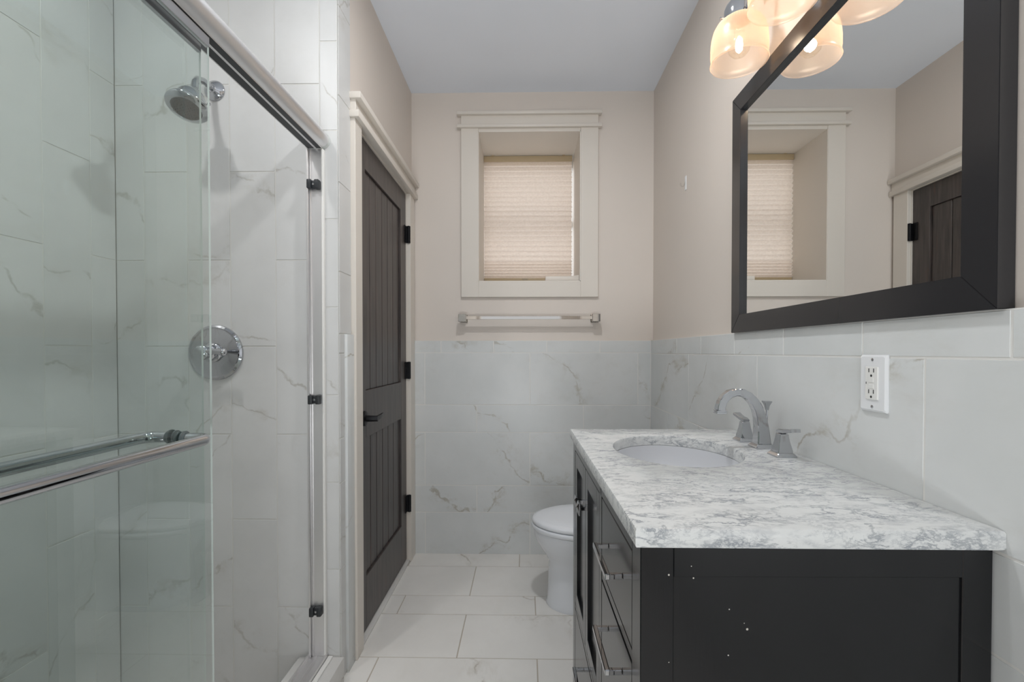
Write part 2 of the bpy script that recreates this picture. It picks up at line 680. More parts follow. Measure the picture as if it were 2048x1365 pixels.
# left wall with the door opening; shower walls
DY0, DY1, DZ = 1.772, 2.515, 2.026
bm = MB()
bm.box(XL - T, XL, YE + .11, DY0, 0, ZC).box(XL - T, XL, DY1, YB, 0, ZC).box(XL - T, XL, DY0, DY1, DZ, ZC)
wl = struct('wall_left', bm, M['wall'], smooth=False)
ws = struct('wall_shower_end', MB().box(XS - T, XL - .0005, YE + .0035, YE + .11, -.08, ZC), M['grout'], smooth=False)
fam1 = seam_list(.571, .6075, 0, 2.7)     # vertical joints of alternate columns
fam2 = seam_list(.262, .6085, 0, 2.7)
cols = [(-1.432, -1.331, fam2), (-1.331, -1.177, fam1), (-1.177, -1.027, fam2), (-1.027, -.868, fam1),
        (-.868, -.711, fam2), (-.711, -.6485, seam_list(.397, .306, 0, 2.7))]


def col_rects(cols, z0, z1):
    out = []
    for a, b, js in cols:
        zs = [z0] + sorted(z for z in js if z0 + .01 < z < z1 - .01) + [z1]
        out += [(a, b, p, q) for p, q in zip(zs[:-1], zs[1:])]
    return out


tile_mesh('tile_surface', col_rects(cols, -.06, ZC), lambda u, v, d: Vector((u, YE - d, v)), [M['tile'], M['grout']], ws, gap=.0025)
# return of the shower tile round the corner onto the left wall
rects = [(YE + .0005, 1.7, a, b) for a, b in ((ZW, 1.44), (1.44, 1.75), (1.75, 2.05), (2.05, 2.36), (2.36, ZC))]
rects += [(YE + .0005, 1.705, a, b) for a, b in ((0, .2401), (.2401, .3954), (.3954, .6996), (.6996, .857), (.857, 1.1543), (1.1543, ZW))]
tile_mesh('tile_return', rects, lambda u, v, d: Vector((XL + .003 + d, u, v)), [M['tile'], M['grout']], ws, gap=.0025)
link_mesh('tile_edge', MB().box(XL - .001, XL + .0125, 1.635, 1.708, -.002, ZW, .002), M['wains'], ws)

wsl = struct('wall_shower_left', MB().box(XS - T, XS - .0035, YN - T, YE, -.08, ZC), M['grout'], smooth=False)
cy = [1.59, 1.497]
while cy[-1] > YN + .16:
    cy.append(cy[-1] - .152)
cy.append(YN)
cols = [(b, a, fam2 if i % 2 == 0 else fam1) for i, (a, b) in enumerate(zip(cy[:-1], cy[1:]))]
tile_mesh('tile_surface', col_rects(cols, -.06, ZC), lambda u, v, d: Vector((XS + d, u, v)), [M['tile'], M['grout']], wsl, gap=.0025)
wsn = struct('wall_shower_near', MB().box(XS - T, XL, YN - T, YN - .0035, 0, ZC), M['wall'], smooth=False)
cols = [(XS + i * .153, min(XS + (i + 1) * .153, XL), fam1 if i % 2 else fam2) for i in range(6)]
tile_mesh('tile_surface', col_rects(cols, 0, ZC), lambda u, v, d: Vector((u, YN + d, v)), [M['tile'], M['grout']], wsn, gap=.0025)
struct('wall_entry', MB().box(XL - T, XL, YF - T, YN - T, 0, ZC), M['wall'], smooth=False)
# wall behind the camera with the open doorway to the hall
bm = MB()
bm.box(XL - T, -.60, YF - T, YF, 0, ZC).box(.48, XRP + T, YF - T, YF, 0, ZC).box(-.60, .48, YF - T, YF, 2.38, ZC)
struct('wall_front', bm, M['wall'], smooth=False)

# shower curb (marble sill under the glass doors)
cb = MB()
cb.box(-.793, -.634, YN, YE, -.06, .089, .004)
curb = struct('trim_3', cb, M['curb'])

# ------------------------------------------------------------------ door and casings
d1 = struct('door_1', MB().box(XL - .044, XL - .010, DY0 + .003, DY1 - .003, .016, .0165), M['door'], smooth=False)
XD = XL - .004      # slab face
bm = MB()
# stiles and rails
y0, y1 = DY0 + .003, DY1 - .003
bm.box(XD - .036, XD, y0, 1.872, .018, 2.020, .0015, 1).box(XD - .036, XD, 2.408, y1, .018, 2.020, .0015, 1)
for a, b in ((.018, .236), (.806, 1.0), (1.906, 2.020)):
    bm.box(XD - .036, XD, 1.8715, 2.4085, a, b, .0015, 1)
link_mesh('door_frame', bm, M['door'], d1)
for a, b in ((.236, .806), (1.0, 1.906)):
    bm = MB()
    g = [1.872, 1.953, 2.034, 2.121, 2.207, 2.296, 2.408]
    for p, q in zip(g[:-1], g[1:]):
        bm.box(XD - .03, XD - .010, p + .0022, q - .0022, a, b, .0025, 1)
    bm.box(XD - .032, XD - .018, 1.872, 2.408, a, b)
    link_mesh('plank_panel', bm, M['door'], d1)
for z in (1.80, 1.058, .325):
    bm = MB()
    bm.box(XL - .002, XL + .0005, DY1 - .036, DY1 - .004, z - .046, z + .046)
    bm.box(XL - .001, XL + .0215, DY1 - .006, DY1 - .001, z - .046, z + .046)
    bm.cyl((XL + .012, DY1 - .004, z - .047), (XL + .012, DY1 - .004, z + .047), .0065, 12)
    label(link_mesh('hinge', bm, M['black_metal'], d1), 'black butt hinge')
hy, hz = 1.848, .889
bm = MB().lathe([(.031, 0), (.031, .006), (.027, .010), (.013, .012), (.0115, .056), (.0105, .058)], (XD, hy, hz), (1, 0, 0), 28)
lv = link_mesh('lever_handle', bm, M['black_metal'], d1)
label(lv, 'black lever handle')
bm = MB().sweep_rect([(XD + .048, hy - .006, hz + .001), (XD + .050, hy + .03, hz + .001), (XD + .049, hy + .07, hz + .003), (XD + .044, hy + .105, hz + .004)], (0, 0, 1), [.009, .0085, .0075, .006], [.007, .006, .005, .004])
link_mesh('lever', bm, M['black_metal'], lv)

# door casing
bm = MB()
XF = XL + .0205
bm.box(XL, XF, 1.700, DY0 - .002, 0, 2.0265, .0018, 1)
bm.box(XL, XF, DY1 + .002, YBT - .002, 0, 2.0265, .0018, 1)
bm.box(XL, XF + .002, 1.700, YBT + .012, 2.050, 2.097, .0018, 1)
bm.box(XL, -.611, 1.690, YBT + .012, 2.0262, 2.053, .003, 2)
bm.box(XL, -.604, 1.690, YBT + .012, 2.0945, 2.119, .003, 2)
# jambs
bm.box(XL - .08, XL + .0005, DY0 - .018, DY0 + .001, 0, DZ)
bm.box(XL - .08, XL + .0005, DY1 - .001, DY1 + .018, 0, DZ)
bm.box(XL - .08, XL + .0005, DY0, DY1, DZ - .004, DZ + .015)
t1 = struct('trim_1', bm, M['trim'])
struct('trim_4', MB().box(XL - .09, XL + .014, DY0 - .002, DY1 + .002, -.001, .012, .003), M['curb'])

# window casing
bm = MB()
yf = YB - .020
bm.box(-.3626, WX0 + .002, yf, YB, WZ0 - .089, 2.428, .0018, 1)
bm.box(WX1 + .0005, .4137, yf, YB, WZ0 - .089, 2.428, .0018, 1)
bm.box(WX0 + .001, WX1 + .001, yf, YB, WZ0 - .089, WZ0 - .0005, .0018, 1)
bm.box(-.3626, .4137, yf, YB, 2.438, 2.499, .0018, 1)
bm.box(-.3845, .431, yf - .016, YB, 2.4225, 2.4415, .003, 2)
bm.box(-.3845, .431, yf - .020, YB, 2.4935, 2.513, .003, 2)
bm.box(WX0 + .001, WX1 + .001, yf + .004, YB, 2.4075, 2.424)
struct('trim_2', bm, M['trim'])
# inner lining of the recess
bm = MB()
bm.box(WX0 - .001, WX0 + .004, yf + .003, 3.02, WZ0, WZ1 + .001)
bm.box(WX1 - .004, WX1 + .001, yf + .003, 3.02, WZ0, WZ1 + .001)
bm.box(WX0, WX1, yf + .003, 3.02, WZ1 - .004, WZ1 + .001)
bm.box(WX0, WX1, yf + .003, 3.02, WZ0 - .001, WZ0 + .004)
struct('trim_5', bm, M['reveal'], smooth=False)

# window
bm = MB()
fw = .035
for a, b, c, d in ((WX0 + .003, WX0 + .003 + .012, WZ0, WZ1), (WX1 - .005, WX1 - .001, WZ0, WZ1)):
    bm.box(a, b, 3.02, 3.07, c, d, .002, 1)
bm.box(WX0 + .003, WX1 - .003, 3.02, 3.07, WZ0, WZ0 + .05, .002, 1)
bm.box(WX0 + .003, WX1 - .003, 3.02, 3.07, WZ1 - .05, WZ1, .002, 1)
bm.box(WX0 + .003, WX1 - .003, 3.025, 3.06, 1.975, 2.01, .002, 1)
w1 = struct('window_1', bm, M['plastic_white'])
link_mesh('glass_pane', MB().box(WX0 + .014, WX1 - .005, 3.042, 3.046, WZ0 + .05, WZ1 - .05), M['clear_glass'], w1, smooth=False)
bm = MB()
bm.box(-.129, -.115, 3.000, 3.022, WZ0 + .045, WZ0 + .090, .002).box(-.127, -.117, 2.984, 3.004, WZ0 + .065, WZ0 + .088, .003)
label(link_mesh('latch', bm, M['black_metal'], w1), 'dark window latch')

# ------------------------------------------------------------------ cellular shade
sh = thing('cellular_shade', 'pleated beige cellular shade with a tan headrail lowered in the window recess', 'blind', (.018, 2.955, WZ0 + .06))
bm = MB().box(-.2613, .2985, 2.928, 2.978, 2.3655, 2.4015, .003)
for x in (-.205, .245):
    bm.box(x - .008, x + .008, 2.922, 2.95, 2.4, 2.404, .001, 1)
link_mesh('headrail', bm, M['gold_rail'], sh)
prof = []
z = 2.3655
zend = 1.630
i = 0
zs = [z]
while z > zend:
    step = .0158 if z > 1.74 else .0095
    z -= step
    zs.append(max(z, zend))
front = [(2.936 if i % 2 == 0 else 2.957, zz) for i, zz in enumerate(zs)]
bm = MB()
x0, x1 = -.2603, .2975
b = bm.bm
va = [b.verts.new((x0, yy, zz)) for yy, zz in front]
vb = [b.verts.new((x1, yy, zz)) for yy, zz in front]
for i in range(len(front) - 1):
    b.faces.new((va[i], vb[i], vb[i + 1], va[i + 1]))
fab = link_mesh('pleated_fabric', bm, M['fabric'], sh, smooth=False)
link_mesh('bottom_rail', MB().box(x0, x1, 2.940, 2.964, 1.612, 1.631, .003), M['gold_rail'], sh)
bm = MB().prism([(-.022, 1.626), (.022, 1.626), (.015, 1.616), (-.015, 1.616)], 'y', 2.934, 2.9385)
label(link_mesh('pull_tab', bm, M['clear_plastic'], sh), 'clear plastic pull tab')
# string of little cord knots along the right edge
bm = MB()
for k in range(46):
    bm.box(.2985, .3005, 2.950, 2.954, 1.64 + k * .0157, 1.648 + k * .0157)
link_mesh('edge_cord', bm, M['plastic_cream'], sh, smooth=False)

bm = MB()
bm.box(.118, .3095, 2.645, 2.73, WZ0 + .0045, WZ0 + .034, .003)
bm.prism([(.190, WZ0 + .034), (.3095, WZ0 + .034), (.3095, WZ0 + .0415), (.27, WZ0 + .036)], 'y', 2.65, 2.725)
pk = link_mesh('sill_box', bm, M['trim'])
pk['label'] = 'small flat white box lying on the window sill at its right end'
pk['category'] = 'box'

# ------------------------------------------------------------------ towel bar
tb = thing('towel_bar', 'square polished towel bar mounted on the beige wall below the window', 'towel bar', (.0225, YB, 1.349))
for xc in (-.350, .3955):
    bm = MB().box(xc - .023, xc + .023, YB - .008, YB, 1.326, 1.372, .0015, 1)
    r = [[(xc + a * s, y, 1.349 + c * s) for a, c in ((-1, -1), (1, -1), (1, 1), (-1, 1))] for s, y in ((.019, YB - .008), (.013, YB - .03), (.0125, YB - .052))]
    bm.rings([[Vector(p) for p in q] for q in r])
    bm.box(xc - .0215, xc + .0215, YB - .078, YB - .050, 1.3275, 1.3705, .0015, 1)
    link_mesh('post', bm, M['nickel_bar'], tb)
link_mesh('bar', MB().box(-.332, .378, YB - .074, YB - .056, 1.340, 1.358, .0008, 1), M['nickel_bar'], tb)

# ------------------------------------------------------------------ toilet
tl = thing('toilet', 'white toilet with closed lid behind the black vanity', 'toilet', (.38, 2.12, 0))
TY = 2.12


def egg(front, back, hw, z, n=48, sq=2.0):
    L1 = min(hw * 1.45, (back - front) * .58)
    xm = front + L1
    pts = []
    for i in range(n):
        t = 2 * math.pi * i / n
        c, s = math.cos(t), math.sin(t)
        if c > 0:       # towards the front (-X)
            x = xm - L1 * abs(c)
            yy = hw * s
        else:
            e = 2.0 / (2.0 + 1.6)
            x = xm + (back - xm) * abs(c) ** e
            yy = hw * math.copysign(abs(s) ** e, s)
        pts.append(Vector((x, TY + yy, z)))
    return pts


prof = [(.100, .60, .118, 0.0), (.098, .60, .121, .012), (.103, .60, .116, .03), (.106, .60, .112, .08), (.110, .59, .112, .17), (.111, .58, .115, .20),
        (.097, .56, .128, .228), (.074, .55, .147, .26), (.053, .54, .166, .295), (.042, .53, .178, .325), (.038, .52, .184, .345), (.040, .515, .184, .352)]
bm = MB().rings([egg(*p) for p in prof])
bowl = link_mesh('bowl', bm, M['porcelain'], tl, angle=60)
bm = MB().rings([egg(.034, .50, .186, .3545), egg(.031, .50, .189, .359), egg(.031, .50, .189, .371), egg(.034, .50, .186, .3745)])
link_mesh('seat', bm, M['porcelain'], tl, angle=50)
bm = MB().rings([egg(.037, .50, .183, .3785), egg(.033, .50, .187, .382), egg(.033, .50, .187, .392), egg(.039, .498, .181, .3985), egg(.06, .49, .163, .403), egg(.12, .46, .115, .406), egg(.2, .40, .05, .4075)])
link_mesh('lid', bm, M['porcelain'], tl, angle=50)
for yy in (TY - .08, TY + .08):
    link_mesh('seat_hinge', MB().box(.475, .498, yy - .02, yy + .02, .352, .405, .006), M['porcelain'], tl)
bm = MB().box(.50, .695, TY - .215, TY + .215, .35, .715, .03, 4)
link_mesh('tank', bm, M['porcelain'], tl)
link_mesh('tank_lid', MB().box(.488, .705, TY - .228, TY + .228, .716, .75, .010, 3), M['porcelain'], tl)
bm = MB().cyl((.50, TY - .15, .66), (.482, TY - .15, .66), .014).box(.478, .485, TY - .16, TY - .08, .652, .668, .003)
link_mesh('flush_lever', bm, M['chrome'], tl)

# ------------------------------------------------------------------ shower enclosure
fr = thing('shower_enclosure', 'chrome header rail, wall jamb and bottom track of the shower enclosure', 'shower enclosure', (-.71, YE, .089))
# header: rounded front profile in x-z, swept along y
pr = [(-.750, 1.862), (-.748, 1.858), (-.700, 1.858), (-.697, 1.862)]
for t in range(0, 11):
    a = math.radians(-60 + t * 14)
    pr.append((-.700 + .026 * math.cos(a), 1.889 + .027 * math.sin(a)))
pr += [(-.735, 1.918), (-.750, 1.912)]
bm = MB().prism(pr, 'y', YN + .002, YE - .016)
label(link_mesh('header_rail', bm, M['alu'], fr, angle=30), 'rounded satin chrome header rail')
bm = MB()
bm.prism([(-.7445, 1.8575), (-.7225, 1.8575), (-.7225, 1.8595), (-.7445, 1.8595)], 'y', YN + .002, YE - .018)
bm.prism([(-.7145, 1.8575), (-.6985, 1.8575), (-.6985, 1.8595), (-.7145, 1.8595)], 'y', YN + .002, YE - .018)
link_mesh('track_groove', bm, M['bumper'], fr, smooth=False)
bm = MB().prism([(x, z) for x, z in pr], 'y', YE - .0165, YE - .001)
label(link_mesh('end_cap', bm, M['endcap'], fr, angle=30), 'pale plastic end cap of the header')
bm = MB()
jy0 = YE - .024
bm.box(-.7485, -.741, jy0, YE, .0995, 1.858, .001, 1)
bm.box(-.7415, -.700, YE - .014, YE, .0995, 1.858)
bm.box(-.7375, -.7345, jy0 + .004, YE, .0995, 1.858, .001, 1)
jm = link_mesh('wall_jamb', bm, M['alu'], fr, smooth=False)
for z in (1.732, .995, .262):
    bm = MB()
    bm.box(-.7425, -.7275, jy0 - .012, YE - .012, z - .0155, z + .0155, .003)
    bm.box(-.729, -.716, jy0 - .004, YE - .012, z - .013, z + .013, .002)
    bm.box(-.7175, -.702, jy0 - .010, YE - .012, z - .0155, z + .0155, .003)
    bk = link_mesh('bumper', bm, M['bumper'], jm)
    bm = MB().lathe([(.0042, 0), (.004, .0015), (.002, .002)], (-.7225, jy0 - .004, z), (0, -1, 0), 12)
    link_mesh('screw', bm, M['chrome'], bk)
link_mesh('caulk_bead', MB().box(-.7005, -.6925, YE - .016, YE, .0895, 1.858, .002, 1), M['caulk'], fr)
bm = MB()
bm.box(-.752, -.7445, YN + .002, YE - .002, .0885, .112, .001, 1)
bm.box(-.7445, -.695, YN + .002, YE - .002, .0885, .099)
bm.box(-.7205, -.7155, YN + .002, YE - .03, .0985, .112, .001, 1)
bm.box(-.697, -.690, YN + .002, YE - .002, .0885, .105, .001, 1)
link_mesh('bottom_track', bm, M['alu'], fr, smooth=False)
link_mesh('track_seal', MB().box(-.689, -.672, YN + .002, YE - .002, .0885, .094, .002, 1), M['caulk'], fr)


def bar_path(xg, xb, ya, yb, z, rb=.022):
    """horizontal towel bar: out of the glass at (xg, ya), bend, along y, bend, back into the glass at yb"""
    sx = 1 if xb > xg else -1
    pts = [(xg, ya, z), (xb - sx * rb, ya, z)]
    for k in range(1, 9):
        a = math.pi / 2 * k / 9
        pts.append((xb - sx * rb + sx * rb * math.sin(a), ya - rb + rb * math.cos(a), z))
    pts += [(xb, ya - rb, z), (xb, yb + rb, z)]
    for k in range(1, 9):
        a = math.pi / 2 * k / 9
        pts.append((xb - sx * rb + sx * rb * math.cos(a), yb + rb - rb * math.sin(a), z))
    pts += [(xb - sx * rb, yb, z), (xg, yb, z)]
    return pts


def glass_door(lbl, xg, ye, ys, xb, yp, zt):
    t = thing('sliding_glass_door', lbl, 'shower door', (xg, (ye + ys) / 2, .10), None)
    bm = MB().box(xg - .0022, xg + .0022, ys, ye, .1005, zt)
    b = bm.bm
    b.normal_update()
    for f in b.faces:
        f.material_index = 0 if abs(f.normal.x) > .5 else 1
    link_mesh('glass_pane', bm, [M['shower_glass'], M['glass_edge']], t, smooth=False)
    sx = 1 if xb > xg else -1
    link_mesh('hanger_strip', MB().box(xg - .0045, xg + .0045, ys, ye - .0015, zt - .022, zt, .0008, 1), M['chrome_soft'], t)
    xs = xg + sx * .0032
    bar = link_mesh('towel_bar', MB().tube(bar_path(xs + sx * .003, xb, yp, yp - .60, .982), .0115, 18), M['chrome'], t, angle=60)
    label(bar, 'long chrome towel bar')
    for yy in (yp, yp - .60):
        bm = MB().lathe([(.014, 0), (.0155, .001), (.0155, .004), (.013, .006), (.0125, .009)], (xs, yy, .982), (sx, 0, 0), 24)
        bm.lathe([(.013, 0), (.014, .001), (.014, .004), (.011, .006)], (xg - sx * .0032, yy, .982), (-sx, 0, 0), 24)
        link_mesh('gasket', bm, M['gasket'], bar)
    return t


glass_door('outer sliding glass shower panel with a chrome towel bar on the room side', -.703, 1.016, .25, -.647, .928, 1.8555)
glass_door('inner sliding glass shower panel with a chrome towel bar inside the shower', -.733, 1.032, .27, -.788, .945, 1.8555)

# shower head
hd = thing('showerhead', 'chrome bell shaped shower head on a short arm high on the tiled wall', 'shower head', (-1.077, YE, 2.066))
bm = MB().lathe([(.0355, 0), (.0355, .003), (.033, .007), (.022, .013), (.0145, .017), (.013, .021)], (-1.077, YE, 2.066), (0, -1, 0), 36)
link_mesh('flange', bm, M['chrome'], hd)
pts = [(-1.077, YE, 2.066), (-1.077, YE - .03, 2.068), (-1.077, YE - .06, 2.067), (-1.075, YE - .088, 2.055), (-1.070, YE - .107, 2.033), (-1.0635, YE - .119, 2.006)]
link_mesh('arm', MB().tube(pts, .0105, 18), M['chrome'], hd, angle=60)
ang = math.radians(25)
ax = Vector((0.03, -math.sin(ang), -math.cos(ang))).normalized()
hc = Vector((-1.063, YE - .120, 2.004))
KR, KH = .76, .86
bm = MB().lathe([(r * (KR if r > .017 else 1), h * KH) for r, h in [(.0125, 0), (.015, .004), (.015, .014), (.012, .017), (.026, .022), (.044, .030), (.052, .044), (.0545, .060), (.0555, .074), (.062, .080), (.0745, .086), (.0785, .093), (.0785, .097), (.075, .101), (.064, .106), (.056, .109), (.054, .107)]], hc, ax, 48)
link_mesh('head_body', bm, M['chrome'], hd, angle=40)
fc = hc + ax * .0895
bm = MB().lathe([(.0405, 0), (.0405, .0028), (.038, .004), (.0, .0048)], fc, ax, 40)
u = ax.orthogonal().normalized()
w = ax.cross(u)
for rr, n in ((.009, 6), (.017, 12), (.025, 18), (.033, 24)):
    for k in range(n):
        a = 2 * math.pi * k / n
        bm.lathe([(.0016, .003), (.0011, .0068)], fc + (u * math.cos(a) + w * math.sin(a)) * rr, ax, 6)
link_mesh('spray_face', bm, M['rubber_grey'], hd)
tq = hc + ax * .081
sidev = Vector((1, -.15, -.1)).normalized()
sidev = (sidev - ax * sidev.dot(ax)).normalized()
bm = MB().cyl(tq + sidev * .056, tq + sidev * .070, .0028, 10)
bm.lathe([(.0, -.0055), (.004, -.004), (.0055, 0), (.004, .004), (.0, .0055)], tq + sidev * .073, sidev, 14)
link_mesh('spray_selector', bm, M['chrome'], hd)

# shower valve
vz, vx = 1.157, -1.079
vv = thing('shower_valve', 'round chrome shower valve plate with lever on the tiled wall', 'shower valve', (vx, YE, vz))
bm = MB().lathe([(.0955, 0), (.0965, .003), (.095, .008), (.088, .012), (.083, .0105), (.060, .015), (.040, .0185), (.034, .019)], (vx, YE, vz), (0, -1, 0), 64)
link_mesh('escutcheon', bm, M['chrome'], vv, angle=25)
bm = MB().lathe([(.034, .017), (.034, .026), (.030, .030), (.0275, .031), (.0275, .046), (.024, .050), (.021, .052), (.021, .066), (.0245, .069), (.0245, .080), (.018, .086), (.008, .089), (0, .0895)], (vx, YE, vz), (0, -1, 0), 40)
vh = link_mesh('hub', bm, M['chrome'], vv, angle=30)
pts = [Vector((vx + .012, YE - .074, vz + .002)), Vector((vx + .035, YE - .076, vz + .004)), Vector((vx + .058, YE - .078, vz + .004)), Vector((vx + .078, YE - .080, vz + .002))]
bm = MB().tube(pts, [.0085, .0085, .0115, .0125], 16)
bm.lathe([(.0125, 0), (.0105, .006), (.005, .009), (0, .0095)], pts[-1], (1, 0, 0), 16)
link_mesh('lever_handle', bm, M['chrome'], vh, angle=60)

# ------------------------------------------------------------------ vanity (slightly off square to the wall)
VA = .0125
VX0, VX1, VY0, VY1, VZT = .1755, .708, .7015, 1.566, .8645
van = thing('vanity_cabinet', 'black wooden vanity cabinet with doors and drawers under the marble top', 'cabinet', (.444, .7015, 0), None, VA)
FT = .020
bm = MB()
# carcass and face frame
bm.box(VX0 + .022, VX1, VY0 + .014, VY1 - .014, .085, .103)
bm.box(VX1 - .012, VX1, VY0 + .014, VY1 - .014, .085, VZT - .002)
bm.box(VX0 + .022, VX1, 1.036, 1.052, .085, .70)
bm.box(VX0, .2265, VY0, .7525, 0, VZT, .0015, 1)            # near stile / leg
bm.box(VX0, VX0 + .022, 1.515, VY1, 0, VZT, .0015, 1)             # far stile / leg
bm.box(VX0, VX0 + .022, 1.031, 1.058, .085, VZT, .0012, 1)        # centre stile
bm.box(VX0, VX0 + .022, .752, 1.516, .836, VZT, .0012, 1)         # top rail
bm.box(VX0, VX0 + .022, .752, 1.516, .060, .085, .0012, 1)        # bottom rail
bm.box(VX0 + .001, VX0 + .022, .752, 1.032, .652, .6705, .001, 1)
bm.box(VX0 + .001, VX0 + .022, .752, 1.032, .365, .3805, .001, 1)
bm.box(VX0 + .001, VX0 + .022, 1.058, 1.516, .318, .334, .001, 1)
link_mesh('carcass', bm, M['vanity'], van)
bm = MB()                                                        # framed end panel facing the room
bm.box(.6625, VX1, VY0, VY0 + .02, 0, VZT, .0012, 1)
bm.box(.2263, .6627, VY0, VY0 + .02, .8175, VZT, .0008, 1)
bm.box(.2263, .6627, VY0, VY0 + .02, .085, .17, .0008, 1)
bm.box(.2260, .6630, VY0 + .0035, VY0 + .016, .16, .83)
link_mesh('end_panel', bm, M['vanity'], van)
bm = MB().box(VX0 + .022, VX1, VY1 - .02, VY1, 0, VZT, .0012, 1)
link_mesh('end_panel', bm, M['vanity'], van)


def bar_handle(parent, yc, zc, cc):
    xf = VX0
    bm = MB()
    for s in (-1, 1):
        bm.box(xf - .0235, xf, yc + s * cc / 2 - .0045, yc + s * cc / 2 + .0045, zc - .0045, zc + .0045, .0008, 1)
    bm.box(xf - .031, xf - .0215, yc - cc / 2 - .0055, yc + cc / 2 + .0055, zc - .0055, zc + .0055, .0015, 1)
    label(link_mesh('bar_handle', bm, M['chrome'], parent), 'square chrome bar handle')


def drawer(y0, y1, z0, z1, hz, cc, yc=None):
    bm = MB().box(VX0 + .0005, VX0 + .020, y0, y1, z0, z1, .0012, 1)
    d = link_mesh('drawer', bm, M['vanity'], van)
    bar_handle(d, yc if yc else (y0 + y1) / 2, hz, cc)
    return d


drawer(.7555, 1.0285, .6735, .833, .757, .128)
drawer(.7555, 1.0285, .3835, .6475, .584, .128)
drawer(.7555, 1.0285, .088, .362, .305, .128)
drawer(1.061, 1.5125, .088, .315, .248, .128, 1.25)


def vdoor(y0, y1, yk):
    z0, z1 = .337, .833
    st = .040
    bm = MB()
    bm.box(VX0 + .0005, VX0 + .020, y0, y0 + st, z0, z1, .0012, 1).box(VX0 + .0005, VX0 + .020, y1 - st, y1, z0, z1, .0012, 1)
    bm.box(VX0 + .0005, VX0 + .020, y0 + st - .0005, y1 - st + .0005, z0, z0 + .043, .0012, 1)
    bm.box(VX0 + .0005, VX0 + .020, y0 + st - .0005, y1 - st + .0005, z1 - .045, z1, .0012, 1)
    bm.box(VX0 + .009, VX0 + .018, y0 + st - .002, y1 - st + .002, z0 + .04, z1 - .042)
    d = link_mesh('door', bm, M['vanity'], van)
    zk = .733
    bm = MB().box(VX0 - .018, VX0 + .001, yk - .0055, yk + .0055, zk - .0055, zk + .0055, .0008, 1)
    h = .016
    sq = [(-1, -1), (1, -1), (1, 1), (-1, 1)]
    bm.rings([[Vector((x, yk + a * r, zk + c * r)) for a, c in sq] for x, r in ((VX0 - .017, .008), (VX0 - .0205, h), (VX0 - .0235, h), (VX0 - .0295, .003))])
    label(link_mesh('knob', bm, M['chrome'], d), 'square pyramid chrome knob')


vdoor(1.061, 1.283, 1.256)
vdoor(1.2865, 1.5125, 1.310)

# ------------------------------------------------------------------ countertop with the oval cut-out
ct = thing('countertop', 'white and grey veined marble countertop on the black vanity', 'countertop', (.44, 1.13, .865))
SX, SY, SA, SB = .410, 1.262, .163, .198
corners = [(.1660, .690), (.7118, .690), (.7118, 1.583), (.1555, 1.583)]
ZT, ZB = .895, .8650


def radial_rect(n):
    pts = []
    for i in range(n):
        t = 2 * math.pi * i / n
        dx, dy = math.cos(t), math.sin(t)
        best = None
        for (ax_, ay_), (bx_, by_) in zip(corners, corners[1:] + corners[:1]):
            ex, ey = bx_ - ax_, by_ - ay_
            den = dx * ey - dy * ex
            if abs(den) < 1e-9:
                continue
            s = ((ax_ - SX) * ey - (ay_ - SY) * ex) / den
            q = ((ax_ - SX) * dy - (ay_ - SY) * dx) / den
            if s > 0 and -1e-6 <= q <= 1 + 1e-6 and (best is None or s < best):
                best = s
        pts.append((SX + dx * best, SY + dy * best))
    return pts


NSEG = 144
outer = radial_rect(NSEG)
for cx_, cy_ in corners:                     # snap nearest samples to the true corners
    j = min(range(NSEG), key=lambda k: (outer[k][0] - cx_) ** 2 + (outer[k][1] - cy_) ** 2)
    outer[j] = (cx_, cy_)


def inset(p, d):
    cx_, cy_ = .434, 1.1365
    x = p[0]
    y = p[1]
    x += d if x < .18 else (-d if x > .70 else 0)
    y += d if y < .695 else (-d if y > 1.578 else 0)
    return (x, y)


def ell(k, a, b):
    p = outer[k]
    t = math.atan2((p[1] - SY) / 1.0, (p[0] - SX) / 1.0)
    t2 = math.atan2(math.sin(t) * a, math.cos(t) * b)
    return (SX + a * math.cos(t2), SY + b * math.sin(t2))


R = []
for d, z in ((.002, ZB), (0, ZB + .003), (0, ZT - .005), (.0015, ZT - .0015), (.005, ZT)):
    R.append([Vector((*inset(p, d), z)) for p in outer])
for da, z in ((.006, ZT), (.002, ZT - .0015), (0, ZT - .006), (0, ZB)):
    R.append([Vector((*ell(k, SA + da, SB + da), z)) for k in range(NSEG)])
R.append(R[0])
bm = MB()
b = bm.bm
vr = [[b.verts.new(p) for p in r] for r in R[:-1]]
vr.append(vr[0])
for a_, c_ in zip(vr[:-1], vr[1:]):
    for i in range(NSEG):
        j = (i + 1) % NSEG
        b.faces.new((a_[i], a_[j], c_[j], c_[i]))
link_mesh('slab', bm, M['carrara'], ct, angle=40)

sk = thing('sink_basin', 'white oval undermount sink set in the marble countertop', 'sink', (SX, SY, .72))
bm = MB()
rings = []
for s, z in ((1.06, .8655), (1.06, .8640), (1.0, .8640), (.995, .850), (.975, .820), (.93, .785), (.84, .755), (.68, .735), (.45, .724), (.2, .720), (.12, .7195)):
    rings.append([Vector((SX + (SA - .002) * s * math.cos(t), SY + (SB - .002) * s * math.sin(t), z)) for t in [2 * math.pi * i / 72 for i in range(72)]])
bm.rings(rings[1:], cap0=False, cap1=True)
outer_r = [[Vector((SX + (SA + .01) * s * math.cos(t), SY + (SB + .01) * s * math.sin(t), z)) for t in [2 * math.pi * i / 72 for i in range(72)]] for s, z in ((1.02, .8640), (1.0, .85), (.96, .80), (.85, .745), (.5, .712), (.2, .708))]
bm.rings(outer_r, cap0=False, cap1=True)
link_mesh('bowl', bm, M['sink_white'], sk, angle=50)
